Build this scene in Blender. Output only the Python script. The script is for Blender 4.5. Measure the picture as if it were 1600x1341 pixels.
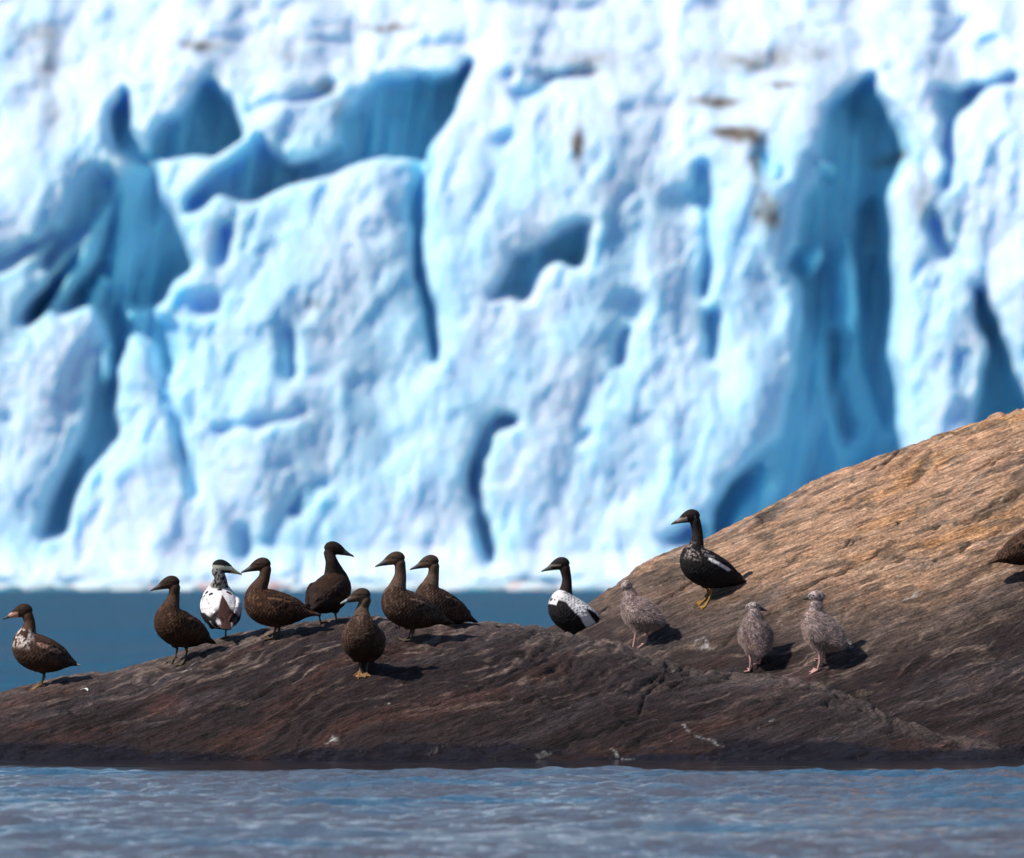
import bpy, math, random
import numpy as np
from mathutils import Vector

# ------------------------------------------------------------------ clear
for o in list(bpy.data.objects):
    bpy.data.objects.remove(o)
SC = bpy.context.scene
COL = SC.collection

# ------------------------------------------------------------------ camera
CAM_H = 1.03            # eye height above the water (m)
FPX = 14545.0           # focal length in pixels of the 1600 px wide photograph
HORIZON = 907.0
cam_d = bpy.data.cameras.new('camera')
cam = bpy.data.objects.new('camera', cam_d)
COL.objects.link(cam)
cam_d.sensor_width = 36.0
cam_d.lens = 36.0 * FPX / 1600.0
cam_d.clip_start = 0.5
cam_d.clip_end = 6000.0
cam.location = (0, 0, CAM_H)
cam.rotation_euler = (math.radians(90) + math.atan((HORIZON - 670.5) / FPX), 0, 0)
cam_d.dof.use_dof = True
cam_d.dof.focus_distance = 55.0
cam_d.dof.aperture_fstop = 5.6
SC.camera = cam

# ------------------------------------------------------------------ light
SUN_DIR = Vector((-0.64, -0.28, 0.70)).normalized()      # towards the sun
SUN_EL = math.asin(SUN_DIR.z)
SUN_ROT = math.atan2(SUN_DIR.x, SUN_DIR.y)
world = bpy.data.worlds.new('World')
SC.world = world
world.use_nodes = True
wn = world.node_tree
bg = wn.nodes['Background']
sky = wn.nodes.new('ShaderNodeTexSky')
sky.sky_type = 'NISHITA'
sky.sun_disc = False
sky.sun_elevation = SUN_EL
sky.sun_rotation = SUN_ROT
sky.air_density = 1.0
sky.dust_density = 0.3
sky.ozone_density = 3.5
wn.links.new(sky.outputs[0], bg.inputs[0])
bg.inputs[1].default_value = 0.095

sun_d = bpy.data.lights.new('sun', 'SUN')
sun_d.energy = 4.6
sun_d.angle = math.radians(0.53)
sun_d.color = (1.0, 0.955, 0.90)
sun = bpy.data.objects.new('sun', sun_d)
COL.objects.link(sun)
sun.rotation_euler = (-SUN_DIR).to_track_quat('-Z', 'Y').to_euler()

SC.view_settings.view_transform = 'Standard'
SC.view_settings.look = 'None'
SC.view_settings.exposure = 0.14
SC.view_settings.gamma = 1.0
SC.cycles.max_bounces = 6
SC.cycles.diffuse_bounces = 4
SC.cycles.glossy_bounces = 3

# ------------------------------------------------------------------ numeric helpers
_T = {}
def vnoise(x, y, z, seed=0):
    """value noise 0..1, vectorised"""
    if seed not in _T:
        _T[seed] = np.random.RandomState(seed).rand(64, 64, 64).astype(np.float32)
    t = _T[seed]
    x, y, z = np.broadcast_arrays(x, y, z)
    xi = np.floor(x); yi = np.floor(y); zi = np.floor(z)
    fx = x - xi; fy = y - yi; fz = z - zi
    fx = fx*fx*(3-2*fx); fy = fy*fy*(3-2*fy); fz = fz*fz*(3-2*fz)
    xi = xi.astype(np.int64) & 63; yi = yi.astype(np.int64) & 63; zi = zi.astype(np.int64) & 63
    xj = (xi+1) & 63; yj = (yi+1) & 63; zj = (zi+1) & 63
    a = t[xi, yi, zi]*(1-fx)+t[xj, yi, zi]*fx
    b = t[xi, yj, zi]*(1-fx)+t[xj, yj, zi]*fx
    c = t[xi, yi, zj]*(1-fx)+t[xj, yi, zj]*fx
    d = t[xi, yj, zj]*(1-fx)+t[xj, yj, zj]*fx
    return (a*(1-fy)+b*fy)*(1-fz)+(c*(1-fy)+d*fy)*fz

def fbm(x, y, z, octv=4, seed=0, gain=0.5):
    """-1..1"""
    s = 0; a = 1.0; n = 0
    for i in range(octv):
        s = s + a*(vnoise(x, y, z, seed+i)*2-1)
        n += a; a *= gain
        x = x*2.03+17.1; y = y*2.03+5.3; z = z*2.03+9.7
    return s/n

def ridged(x, y, z, octv=4, seed=0):
    s = 0; a = 1.0; n = 0
    for i in range(octv):
        s = s + a*(1-np.abs(vnoise(x, y, z, seed+i)*2-1)*1.6)
        n += a; a *= 0.5
        x = x*2.1+3.1; y = y*2.1+8.3; z = z*2.1+1.7
    return s/n

def sst(a, b, x):
    t = np.clip((x-a)/(b-a), 0, 1)
    return t*t*(3-2*t)

def grid_mesh(name, P, mats=None, attrs=None, smooth=True):
    """P: (rows, cols, 3) -> mesh object"""
    r, c = P.shape[:2]
    me = bpy.data.meshes.new(name)
    me.vertices.add(r*c)
    me.vertices.foreach_set('co', P.reshape(-1).astype(np.float32))
    idx = np.arange(r*c).reshape(r, c)
    q = np.stack([idx[:-1, :-1], idx[:-1, 1:], idx[1:, 1:], idx[1:, :-1]], -1).reshape(-1)
    nf = (r-1)*(c-1)
    me.loops.add(nf*4)
    me.loops.foreach_set('vertex_index', q.astype(np.int32))
    me.polygons.add(nf)
    me.polygons.foreach_set('loop_start', (np.arange(nf)*4).astype(np.int32))
    me.polygons.foreach_set('loop_total', np.full(nf, 4, np.int32))
    me.polygons.foreach_set('use_smooth', np.full(nf, smooth))
    me.update(calc_edges=True)
    for k, v in (attrs or {}).items():
        set_attr(me, k, v)
    for m in (mats or []):
        me.materials.append(m)
    o = bpy.data.objects.new(name, me)
    COL.objects.link(o)
    return o

def set_attr(me, k, v):
    v = np.asarray(v, np.float32)
    if v.ndim >= 2 and v.shape[-1] == 3:
        v = v.reshape(-1, 3)
        a = me.attributes.new(k, 'FLOAT_COLOR', 'POINT')
        a.data.foreach_set('color', np.concatenate([v, np.ones((len(v), 1), np.float32)], 1).reshape(-1))
    else:
        a = me.attributes.new(k, 'FLOAT', 'POINT')
        a.data.foreach_set('value', v.reshape(-1))

# ------------------------------------------------------------------ material helpers
class NT:
    def __init__(self, name):
        self.m = bpy.data.materials.new(name)
        self.m.use_nodes = True
        self.t = self.m.node_tree
        self.b = self.t.nodes['Principled BSDF']
    def n(self, typ, ins=None, **kw):
        nd = self.t.nodes.new('ShaderNode'+typ)
        for k, v in kw.items():
            setattr(nd, k, v)
        for k, v in (ins or {}).items():
            self.set(nd, k, v)
        return nd
    def set(self, nd, k, v):
        if hasattr(v, 'is_output') or isinstance(v, bpy.types.NodeSocket):
            self.t.links.new(v, nd.inputs[k])
        else:
            nd.inputs[k].default_value = v
    def attr(self, name):
        return self.n('Attribute', attribute_name=name)
    def ramp(self, fac, stops):
        nd = self.n('ValToRGB', {0: fac})
        e = nd.color_ramp.elements
        while len(e) < len(stops):
            e.new(0.5)
        for i, (p, c) in enumerate(stops):
            e[i].position = p
            e[i].color = (c, c, c, 1) if isinstance(c, (int, float)) else (*c, 1)
        return nd.outputs[0]
    def mix(self, fac, a, b, mode='MIX'):
        nd = self.n('MixRGB', blend_type=mode)
        for k, v in ((0, fac), (1, a), (2, b)):
            if isinstance(v, tuple) and len(v) == 3:
                v = (*v, 1)
            self.set(nd, k, v)
        return nd.outputs[0]
    def noise(self, vec, scale, detail=5, rough=0.55, dist=0.0):
        return self.n('TexNoise', {'Vector': vec, 'Scale': scale, 'Detail': detail, 'Roughness': rough, 'Distortion': dist})

# ================================================================== GLACIER
ICE_Y = 1000.0
RX0, RX1, RY0, RY1, RS = -500.0, 2100.0, -300.0, 980.0, 2.0      # raster of the ice front, in photo-sized units (1 unit = 6.9 cm)
gx = np.arange(RX0, RX1, RS); gy = np.arange(RY0, RY1, RS)
GX, GY = np.meshgrid(gx, gy)
WX = GX + 10*fbm(GX/60, GY/60, 0.3, 3, 11) + 6*fbm(GX/16, GY/24, 2.3, 3, 15)
WY = GY + 10*fbm(GX/60, GY/60, 7.3, 3, 13) + 6*fbm(GX/16, GY/24, 5.3, 3, 17)

def poly_mask(pts):
    ins = np.zeros(GX.shape, bool)
    xs = [p[0] for p in pts]; ys = [p[1] for p in pts]
    j = len(pts)-1
    for i in range(len(pts)):
        x0, y0 = pts[i]; x1, y1 = pts[j]
        if y0 != y1:
            c = ((y0 > WY) != (y1 > WY)) & (WX < (x1-x0)*(WY-y0)/(y1-y0)+x0)
            ins ^= c
        j = i
    return ins.astype(np.float32)

_fy = np.fft.fftfreq(len(gy))[:, None]; _fx = np.fft.rfftfreq(len(gx))[None, :]
def blur(a, sx, sy=None):
    sy = sx if sy is None else sy
    g = np.exp(-2*(math.pi**2)*((_fx*sx/RS)**2+(_fy*sy/RS)**2))
    return np.fft.irfft2(np.fft.rfft2(a)*g, s=a.shape)

RECESS = [  # (depth m, edge softness, outline)
 (7, 3, [(176,98),(192,150),(190,180),(215,215),(240,240),(200,250),(158,210),(150,150),(168,135)]),
 (8, 3, [(313,95),(345,140),(368,180),(368,200),(340,215),(320,235),(300,222),(262,238),(225,235),(220,190),(270,155)]),
 (8, 5, [(200,225),(240,235),(250,300),(270,350),(297,405),(262,430),(255,460),(190,480),(185,560),(165,590),(150,500),(130,470),(60,490),(10,505),(50,455),(95,400),(140,330),(170,270)]),
 (5, 6, [(95,300),(125,255),(160,245),(170,290),(130,350),(95,380),(60,420),(55,400),(85,350)]),
 (3.5, 3, [(-40,395),(0,385),(45,370),(95,335),(110,350),(70,375),(40,390),(0,415),(-60,430)]),
 (6, 4, [(330,250),(380,215),(400,190),(410,215),(440,240),(490,225),(530,200),(560,205),(560,235),(500,260),(440,275),(390,300),(370,300),(330,290),(310,320),(270,325),(290,290)]),
 (6, 4, [(165,420),(255,420),(240,480),(270,500),(275,560),(262,590),(240,575),(235,540),(200,520),(175,540),(180,680),(140,720),(120,760),(100,830),(60,840),(70,790),(100,720),(130,650),(150,560),(140,500)]),
 (3, 3, [(245,560),(262,590),(268,640),(290,690),(305,740),(310,780),(298,770),(285,720),(262,670),(245,620)]),
 (4, 4, [(260,450),(300,450),(340,455),(345,480),(310,490),(265,485)]),
 (9, 3, [(525,165),(560,120),(585,100),(640,92),(700,92),(712,85),(730,62),(738,75),(722,120),(712,150),(690,190),(668,215),(665,235),(640,235),(600,232),(560,235),(520,240),(525,200)]),
 (6.5, 2, [(640,205),(668,205),(666,250),(660,290),(665,330),(657,360),(663,420),(674,470),(682,540),(683,570),(672,560),(662,500),(653,440),(645,380),(638,320),(642,260)]),
 (1.6, 4, [(600,270),(640,230),(642,300),(635,350),(610,340),(600,320)]),
 (3, 3, [(365,150),(400,130),(450,125),(495,115),(500,95),(520,98),(520,120),(490,135),(420,145),(385,165)]),
 (3, 3, [(780,85),(800,135),(825,142),(855,125),(875,100),(950,95),(940,80),(870,82),(845,95),(830,118),(805,112),(795,80)]),
 (6, 3, [(928,330),(915,390),(905,410),(880,400),(860,400),(840,420),(830,450),(815,465),(795,450),(760,470),(790,420),(800,390),(840,375),(870,350)]),
 (2.6, 4, [(955,445),(985,450),(1015,460),(1015,490),(990,510),(965,480)]),
 (2, 3, [(975,505),(990,505),(978,570),(962,570)]),
 (-9, 4, [(62,470),(98,420),(118,372),(136,332),(132,380),(108,430),(80,480),(40,520)]),
 (-8, 4, [(100,500),(128,452),(146,418),(152,430),(132,490),(110,545),(92,560)]),
 (-9, 4, [(178,545),(200,528),(215,540),(212,640),(196,660),(176,640)]),
 (-6, 3, [(176,470),(192,466),(196,490),(184,500)]),
 (-6, 3, [(148,530),(163,524),(166,590),(150,600)]),
 (-6, 3, [(232,600),(250,592),(252,640),(236,646)]),
 (-8, 4, [(242,250),(285,225),(310,240),(350,215),(372,200),(352,232),(300,272),(272,322),(258,300)]),
 (12, 3, [(1385,90),(1393,130),(1412,158),(1428,190),(1436,235),(1422,250),(1405,270),(1400,300),(1405,380),(1410,470),(1400,540),(1412,600),(1418,700),(1430,800),(1300,860),(1180,860),(1115,865),(1115,800),(1140,755),(1180,715),(1225,680),(1235,630),(1250,560),(1262,480),(1250,420),(1230,405),(1260,370),(1262,300),(1290,270),(1295,210),(1310,150),(1340,120)]),
 (99, 5, [(1365,310),(1400,290),(1405,400),(1400,520),(1418,700),(1390,640),(1370,560),(1360,450)]),
 (99, 4, [(1308,510),(1325,500),(1330,600),(1345,660),(1330,700),(1318,600)]),
 (-9, 8, [(1150,790),(1190,745),(1225,735),(1228,770),(1180,850),(1130,850)]),
 (-9, 3, [(1262,388),(1276,378),(1300,372),(1296,395),(1275,410)]),
 (-9, 3, [(1288,228),(1318,238),(1312,252),(1285,250)]),
 (-7, 4, [(1322,400),(1345,350),(1352,420),(1345,520),(1322,500)]),
 (9, 3, [(1530,430),(1548,450),(1575,520),(1600,580),(1640,700),(1530,720),(1530,640),(1545,600),(1552,540),(1535,490)]),
 (3.5, 6, [(1415,150),(1440,160),(1462,200),(1482,258),(1450,262),(1430,240)]),
 (5, 3, [(1470,110),(1520,115),(1560,105),(1620,85),(1620,105),(1570,120),(1530,145),(1510,190),(1510,240),(1500,275),(1485,295),(1480,280),(1495,250),(1495,170),(1480,140)]),
 (3, 3, [(1480,28),(1520,0),(1530,-14),(1550,-8),(1512,32),(1495,40)]),
 (3, 3, [(1535,30),(1560,32),(1580,18),(1600,45),(1590,62),(1560,48)]),
 (4, 3, [(1465,300),(1480,330),(1495,370),(1520,390),(1525,410),(1500,400),(1470,390),(1460,340)]),
 (5, 2.5, [(752,665),(785,640),(810,645),(815,657),(785,668),(770,680),(762,700),(752,740),(747,745),(757,800),(768,850),(768,882),(748,884),(745,830),(738,780),(728,740),(740,700)]),
 (3, 3, [(1100,240),(1115,230),(1120,280),(1118,400),(1110,470),(1100,450),(1105,380),(1100,310),(1060,292),(1085,275)]),
 (5, 4, [(1030,845),(1060,830),(1070,812),(1110,825),(1100,852),(1060,850)]),
 (3, 3, [(438,510),(460,515),(457,580),(442,592),(433,560)]),
 (2.5, 3, [(380,655),(420,650),(465,640),(468,618),(478,640),(450,660),(400,668),(330,678),(322,665)]),
 (2.5, 3, [(452,797),(475,768),(500,748),(512,752),(487,777),(465,802)]),
 (3, 3, [(338,350),(358,342),(348,400),(328,412)]),
 (2, 4, [(368,820),(386,815),(392,850),(380,885),(368,850)]),
 (2.5, 3, [(772,190),(802,182),(808,205),(780,228)]),
 (2, 5, [(1040,290),(1080,280),(1100,300),(1090,340),(1050,330)]),
 (2, 4, [(0,640),(14,648),(12,662),(0,664)]),
 (3, 4, [(1110,480),(1130,470),(1128,560),(1112,560)]),
 (2, 4, [(1500,560),(1525,545),(1520,600),(1502,610)]),
 (2, 3, [(905,680),(930,668),(925,680),(900,695)]),
 (1.5, 6, [(545,340),(600,330),(610,360),(560,380)]),
 (3, 4, [(1195,190),(1215,230),(1240,255),(1215,270),(1195,240)]),
 (5, 3, [(-60,120),(-20,160),(-30,260),(-90,330),(-120,250),(-90,170)]),
 (9, 3, [(-300,90),(-250,200),(-220,420),(-260,650),(-340,700),(-330,400),(-360,200)]),
 (9, 3, [(1750,60),(1810,200),(1830,420),(1790,690),(1700,720),(1720,400),(1700,200)]),
]
D = np.zeros(GX.shape); D0 = np.zeros(GX.shape)
RAG = .34*fbm(GX/15+GY/90, GY/34, 6.3, 4, 19)+.10*fbm(GX/50, GY/70, 3.3, 2, 18)
for dep, sf, pts in RECESS:
    m0 = poly_mask(pts)
    if dep < 0:
        D += dep*blur(m0, sf); continue
    on = m0 > 0
    # undercut: each hollow leans in from its left and upper lip, so that it stays in its own shade
    cnt = on.any(1); lf_ = gx[np.argmax(on, 1)]; i0 = np.nonzero(cnt)[0]; lf_ = np.interp(np.arange(len(gy)), i0, lf_[i0]); left = np.convolve(np.pad(lf_, 12, 'edge'), np.ones(25)/25, 'valid')[:, None]
    bt_ = gy[len(gy)-1-np.argmax(on[::-1], 0)]; i1 = np.nonzero(on.any(0))[0]; bt_ = np.interp(np.arange(len(gx)), i1, bt_[i1]); bot = np.convolve(np.pad(bt_, 12, 'edge'), np.ones(25)/25, 'valid')[None, :]
    lean_x = np.clip((GX-left)*.069*.45, 0, 6)
    lean_z = 4-np.clip((bot-GY)*.069*.45, 0, 4)
    m1 = m0*(1+0*GX)
    wide = min(8.0, sf*1.9)
    thin = m0.sum()/max(cnt.sum(), 1) < 11
    ragged = sst(.08, .5, blur(m0, wide)+.5*RAG) if thin else sst(.22, .82, blur(m0, wide)+RAG)
    core = blur(ragged, max(2.5, sf*1.0))
    if dep == 99:
        D += 3.5*core; continue
    big_ = .12 if thin else min(1.0, dep/8.0)**1.6
    dd = dep*(.75 if thin else (.45 if dep < 5 else .80))
    D = np.maximum(D, core*dd + blur(core*m1*(lean_x+lean_z)*big_, 5))
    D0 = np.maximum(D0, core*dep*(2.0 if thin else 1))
D = np.maximum(D, -.15)
D = blur(np.where(D > 16, 16+(D-16)*0.6, D), 3.6)
# the same scars, softly hollowed around their edges
D = D + 0.30*blur(D0, 22, 30)
# shallow scallops and smudged ledges running down to the left
act = .35+.65*np.clip(np.exp(-((GX-150)/190)**2-((GY-560)/330)**2)+np.exp(-((GX-930)/190)**2-((GY-430)/230)**2)+np.exp(-((GX-1500)/120)**2-((GY-300)/260)**2)+.7*np.exp(-((GX-430)/150)**2-((GY-330)/200)**2), 0, 1)
q1 = fbm((GX*.94+GY*.34)/34, (GY*.94-GX*.34)/95, 3.9, 4, 141)
q2 = fbm((GX*.90+GY*.44)/20, (GY*.90-GX*.44)/62, 8.9, 3, 151)
D += act*(.95*sst(.10, .48, q1)+.25*sst(.12, .5, q2))
# flutes, bulges and broken facets of the face
Zm = (HORIZON-GY)/FPX*ICE_Y+CAM_H
face = sst(20, 200, GY)
U = GX + 0.35*GY      # diagonal lean of the bulges
D += 1.6*fbm(U/230, GY/420, 1.1, 2, 21)
D += 1.0*fbm((GX+.5*GY)/95, GY/150, 4.1, 2, 31)
def facets(cx, cy, seed, lean=0.4):
    """broken planar facets: piecewise tilted cells"""
    rs = np.random.RandomState(seed)
    nx = int((RX1-RX0)/cx)+3; ny = int((RY1-RY0)/cy)+3
    jx = rs.rand(ny, nx); jy = rs.rand(ny, nx); tx = rs.randn(ny, nx); ty = rs.randn(ny, nx); tz = rs.rand(ny, nx)
    u = (GX-RX0+lean*(GY-RY0)*0+14*fbm(GX/50, GY/50, seed, 2, 45))/cx; v = (GY-RY0)/cy
    best = np.full(GX.shape, 1e9); second = np.full(GX.shape, 1e9); H = np.zeros(GX.shape)
    iu = np.floor(u).astype(int); iv = np.floor(v).astype(int)
    for dy in (-1, 0, 1):
        for dx in (-1, 0, 1):
            a = np.clip(iu+dx, 0, nx-1); b = np.clip(iv+dy, 0, ny-1)
            px = a+jx[b, a]; py = b+jy[b, a]
            ddx = u-px; ddy = v-py
            d = ddx*ddx+ddy*ddy
            h = tx[b, a]*ddx*0.8+ty[b, a]*ddy*0.6+tz[b, a]*0.5
            w = d < best
            best = np.where(w, d, best); H = np.where(w, h, H)
    return H
D += blur(.8*facets(85, 130, 5), 7)
D += sst(2, 6, D0)*(2.6*fbm((GX+.12*GY)/24, GY/260, 2.7, 3, 81)+2.0*fbm(GX/46, GY/150, 5.7, 2, 83))
D += blur(0.26*facets(36, 60, 6), 3)
D += blur(0.08*facets(15, 24, 9), 1.2)
D += blur(0.18*facets(16, 26, 7), 3)
D += 0.14*fbm(GX/24, GY/40, 3.1, 3, 51)
# soft turned-away panels (greyish blue in the photo)
for (cx, cy, sx, sy, s) in [(985,300,70,110,3.2),(960,560,90,100,1.6),(470,560,40,80,1.6),(560,600,50,90,1.2),(1060,420,40,60,1.5),(400,360,60,60,1.6),(90,560,70,70,2.2),(1490,120,40,60,1.5),(860,760,80,60,.8),(90,800,60,60,2.0)]:
    t = (GX-cx)/sx
    D += .7*s*t*np.exp(-0.5*(t*t+((GY-cy)/sy)**2))
# lean of the face, the crest rolling back, the rubble apron at the foot
D += 0.36*Zm
zk = Zm-51-7*fbm(GX/130, 0.5, 0.5, 3, 71)
D += 1.15*3.5*np.log1p(np.exp(np.clip(zk/3.5, -30, 30)))
D += sst(42, 66, Zm)*3.0*blur(ridged(GX/120+GY/300, GY/60, 2.2, 3, 61), 4)
foot = sst(855, 905, GY+14*fbm(GX/55, 0.2, 0.7, 3, 77))
D -= foot*(5.5+1.1*fbm(GX/45, GY/18, 1.3, 3, 79))*sst(-2, 3.5, Zm+3)
D = D + 2.0*foot
dirt = np.zeros(GX.shape)
for (cx, cy, sx, sy, s) in [(905,215,7,20,1.3),(1130,135,26,7,.9),(1180,72,40,14,.45),(1235,115,22,6,.6),(1140,185,16,6,.9),(1172,195,18,10,.9),(1188,240,8,26,.5),(1200,320,14,22,.55),(1215,345,8,10,.5),(292,45,26,8,.7),(45,70,14,40,.3),(65,165,12,20,.3),(600,8,34,8,.6),(925,70,44,18,.4),(1415,228,22,9,.5),(500,112,16,8,.4),(520,150,8,14,.35),(665,245,3,12,.5),(490,470,12,8,.3),(1270,55,50,18,.3),(1450,300,14,30,.4),(30,20,30,14,.25),(430,55,30,16,.3)]:
    dirt += s*np.exp(-0.5*(((WX-cx)/sx)**2+((WY-cy)/sy)**2))
dirt *= 0.8+1.2*vnoise(GX/9, GY/9, 0.4, 91)
dirt += 0.20*sst(0.10, 0.6, fbm(GX/60, GY/30, 6.6, 4, 93))*sst(40, 60, Zm)
dirt += 0.5*sst(0.25,.7,fbm((GX-GY)/60,(GX+GY)/12,1.6,4,95))*sst(0.1, 0.5, fbm(GX/120, GY/90, 2.6, 2, 97))
dense = .85*sst(1.2, 7, blur(D0, 6))*(.75+.5*vnoise(GX/40, GY/90, .7, 87))  # shade of the hollows painted into the colour, along with bluer ice
crust = sst(-.35, .45, fbm((GX+.4*GY)/80, GY/120, 8.8, 4, 99)+0.5*sst(38, 58, Zm)+.9*foot-.16*blur(D0,6))  # crust thinned in the hollows, which deepens their painted shade
sk = lambda a: a
# keep every second row/column outside the view to save faces
cols = np.concatenate([np.arange(0, 240, 4), np.arange(240, 1070, 1), np.arange(1070, len(gx), 4)])
rows = np.concatenate([np.arange(0, 140, 3), np.arange(140, len(gy), 1)])
rows = rows[gy[rows] < 952]
sel = np.ix_(rows, cols)
P = np.stack([(GX[sel]-800)/FPX*ICE_Y, ICE_Y+D[sel], Zm[sel]], -1)
# close: roll the top away to a plateau and carry the front on sideways
top = P[0:1].copy(); tops = []
for k in range(1, 9):
    t = top.copy(); t[..., 1] += 60*k; t[..., 2] += 9*k+2*fbm(t[..., 0]/30, k*1.3, 0.4, 3, 5); tops.insert(0, t)
P = np.concatenate(tops+[P], 0)
dirtS = np.concatenate([np.repeat(dirt[sel][0:1], 8, 0), dirt[sel]], 0)
crustS = np.concatenate([np.repeat(crust[sel][0:1], 8, 0), crust[sel]], 0)
shade_blue_iceS = np.concatenate([np.repeat(dense[sel][0:1], 8, 0), dense[sel]], 0)
# the front goes on to both sides: mirrored stretches of the same broken face, then a plain run-out
def widen(A, is_pos):
    l = A[:, 4::4][:, ::-1].copy(); r = A[:, :-1:4][:, ::-1].copy()
    if is_pos:
        xl, xr = A[:, :1, 0], A[:, -1:, 0]
        l[..., 0] = 2*xl-l[..., 0]; r[..., 0] = 2*xr-r[..., 0]
        wob = lambda q: 9*fbm(q[..., 0]/60, q[..., 2]/90, 1.7, 3, 131)-9*fbm(np.full(q[..., 0].shape, 1.0)*(q[:, -1:, 0] if q is l else q[:, :1, 0])/60, q[..., 2]/90, 1.7, 3, 131)
        l[..., 1] += wob(l); r[..., 1] += wob(r)
    out = [l, A, r]
    el = [out[0][:, :1].copy() for _ in range(12)]; er = [out[2][:, -1:].copy() for _ in range(12)]
    if is_pos:
        for k in range(12):
            el[k][..., 0] -= 15*(12-k); el[k][..., 1] += 4*(12-k)**1.3
            er[k][..., 0] += 15*(k+1); er[k][..., 1] += 4*(k+1)**1.3
    return np.concatenate(el+out+er, 1)
P = widen(P, True)
dirtS, crustS, shade_blue_iceS = widen(dirtS, False), widen(crustS, False), widen(shade_blue_iceS, False)

I = NT('glacier_ice')
co = I.n('TexCoord').outputs['Object']
mp = I.n('Mapping', {'Vector': co, 'Scale': (1, 1, .6)}).outputs[0]
n1 = I.noise(mp, .35, 6).outputs[0]
n2 = I.noise(mp, 1.6, 5).outputs[0]
cr = I.attr('crust').outputs['Fac']
c_ice = I.mix(I.ramp(n1, [(.35, 0.), (.65, 1.)]), (.45, .70, .86), (.53, .75, .89))
c_ice = I.mix(cr, c_ice, (.62, .745, .87))
c_ice = I.mix(I.attr('dense').outputs['Fac'], c_ice, (.30, .67, .86))  # bluer base colour tints the hollows as shade would
c_ice = I.mix(I.ramp(I.attr('dirt').outputs['Fac'], [(.05, 0.), (1., 1.)]), c_ice, (.16, .13, .11))
I.set(I.b, 'Base Color', c_ice)
I.b.inputs['Roughness'].default_value = .55
I.b.subsurface_method = 'RANDOM_WALK' if hasattr(I.b, 'subsurface_method') else None
I.b.inputs['Subsurface Weight'].default_value = .75
I.b.inputs['Subsurface Radius'].default_value = (.12, .62, 1.0)
I.b.inputs['Subsurface Scale'].default_value = 4.5
I.b.inputs['IOR'].default_value = 1.31
I.b.inputs['Specular IOR Level'].default_value = .25
bp = I.n('Bump', {'Height': n2, 'Strength': .5, 'Distance': .5})
I.set(I.b, 'Normal', bp.outputs[0])
# (dx along columns, rows go downwards -> flip so that the face looks at the water)
glacier = grid_mesh('glacier', P[::-1], [I.m], {'dirt': dirtS[::-1], 'crust': crustS[::-1], 'dense': shade_blue_iceS[::-1]})  # 'dense' holds the painted shade of the hollows along with bluer ice
glacier['kind'] = 'structure'
glacier['label'] = 'blue and white calving glacier front with dark blue crevices'

# brash ice floating along the foot
rs = np.random.RandomState(8)
BV, BF = [], []
ico = None
import bmesh
def ico_template(sub):
    bm = bmesh.new(); bmesh.ops.create_icosphere(bm, subdivisions=sub, radius=1)
    v = np.array([x.co[:] for x in bm.verts]); f = np.array([[a.index for a in p.verts] for p in bm.faces]); bm.free()
    return v, f
icoV, icoF = ico_template(3)
off = 0
for i in range(260):
    x = rs.uniform(-90, 90) if i > 150 else rs.uniform(-58, 58)
    y = rs.uniform(955, 993)
    r = rs.gamma(2.0, .33)+.2
    v = icoV.copy()
    v *= (1+.38*fbm(icoV[:, 0]*1.7+i*3.1, icoV[:, 1]*1.7, icoV[:, 2]*1.7, 3, 7))[:, None]
    v *= np.array([r*rs.uniform(.9, 2.6), r*rs.uniform(.8, 1.6), r*rs.uniform(.25, .7)])
    v += np.array([x, y, 0.05])
    BV.append(v); BF.append(icoF+off); off += len(v)
def tri_obj(name, V, F, mats, attrs=None, smooth=True, parent=None):
    me = bpy.data.meshes.new(name)
    me.vertices.add(len(V)); me.vertices.foreach_set('co', np.asarray(V, np.float32).reshape(-1))
    F = np.asarray(F, np.int32); k = F.shape[1]
    me.loops.add(len(F)*k); me.loops.foreach_set('vertex_index', F.reshape(-1))
    me.polygons.add(len(F)); me.polygons.foreach_set('loop_start', (np.arange(len(F))*k).astype(np.int32))
    me.polygons.foreach_set('loop_total', np.full(len(F), k, np.int32))
    me.polygons.foreach_set('use_smooth', np.full(len(F), smooth))
    me.update(calc_edges=True)
    for a, v in (attrs or {}).items(): set_attr(me, a, v)
    for m in mats: me.materials.append(m)
    o = bpy.data.objects.new(name, me); COL.objects.link(o)
    if parent: o.parent = parent
    return o
V = np.concatenate(BV); F = np.concatenate(BF)
brash = tri_obj('brash_ice', V, F, [I.m], {'dirt': np.zeros(len(V)), 'crust': np.full(len(V), .9)})
brash['kind'] = 'stuff'; brash['label'] = 'broken white ice floating along the foot of the glacier'; brash['category'] = 'floating ice'

# ================================================================== ROCK (height field)
F_CR = np.array([(-900,1300),(-400,1215),(-200,1150),(0,1080),(100,1057),(180,1048),(240,1032),(330,1004),(400,988),(470,972),(530,966),(590,965),(650,972),(700,972),(780,974),(830,979),(870,990),(960,1003),(1050,1036),(1110,1050),(1160,1053),(1250,1060),(1320,1085),(1400,1120),(1450,1142),(1600,1172),(1800,1200),(2600,1260)], float)
B_CR = np.array([(-900,1400),(400,1150),(700,1050),(830,1000),(880,980),(905,965),(940,937),(1000,890),(1050,866),(1100,845),(1150,820),(1200,795),(1250,766),(1300,738),(1360,717),(1420,700),(1500,672),(1560,650),(1600,635),(1800,575),(2200,520),(2600,600),(3200,1100)], float)
YW = 53.4
def spl(T, x):
    return np.interp(x, T[:, 0], T[:, 1])
def smooth_tab(T):
    xs = np.arange(-1200, 3400, 10.0); v = spl(T, xs)
    k = np.hanning(9); k /= k.sum()
    return xs, np.convolve(np.pad(v, 4, 'edge'), k, 'valid')
FX, FV = smooth_tab(F_CR); BX, BVv = smooth_tab(B_CR)
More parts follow.
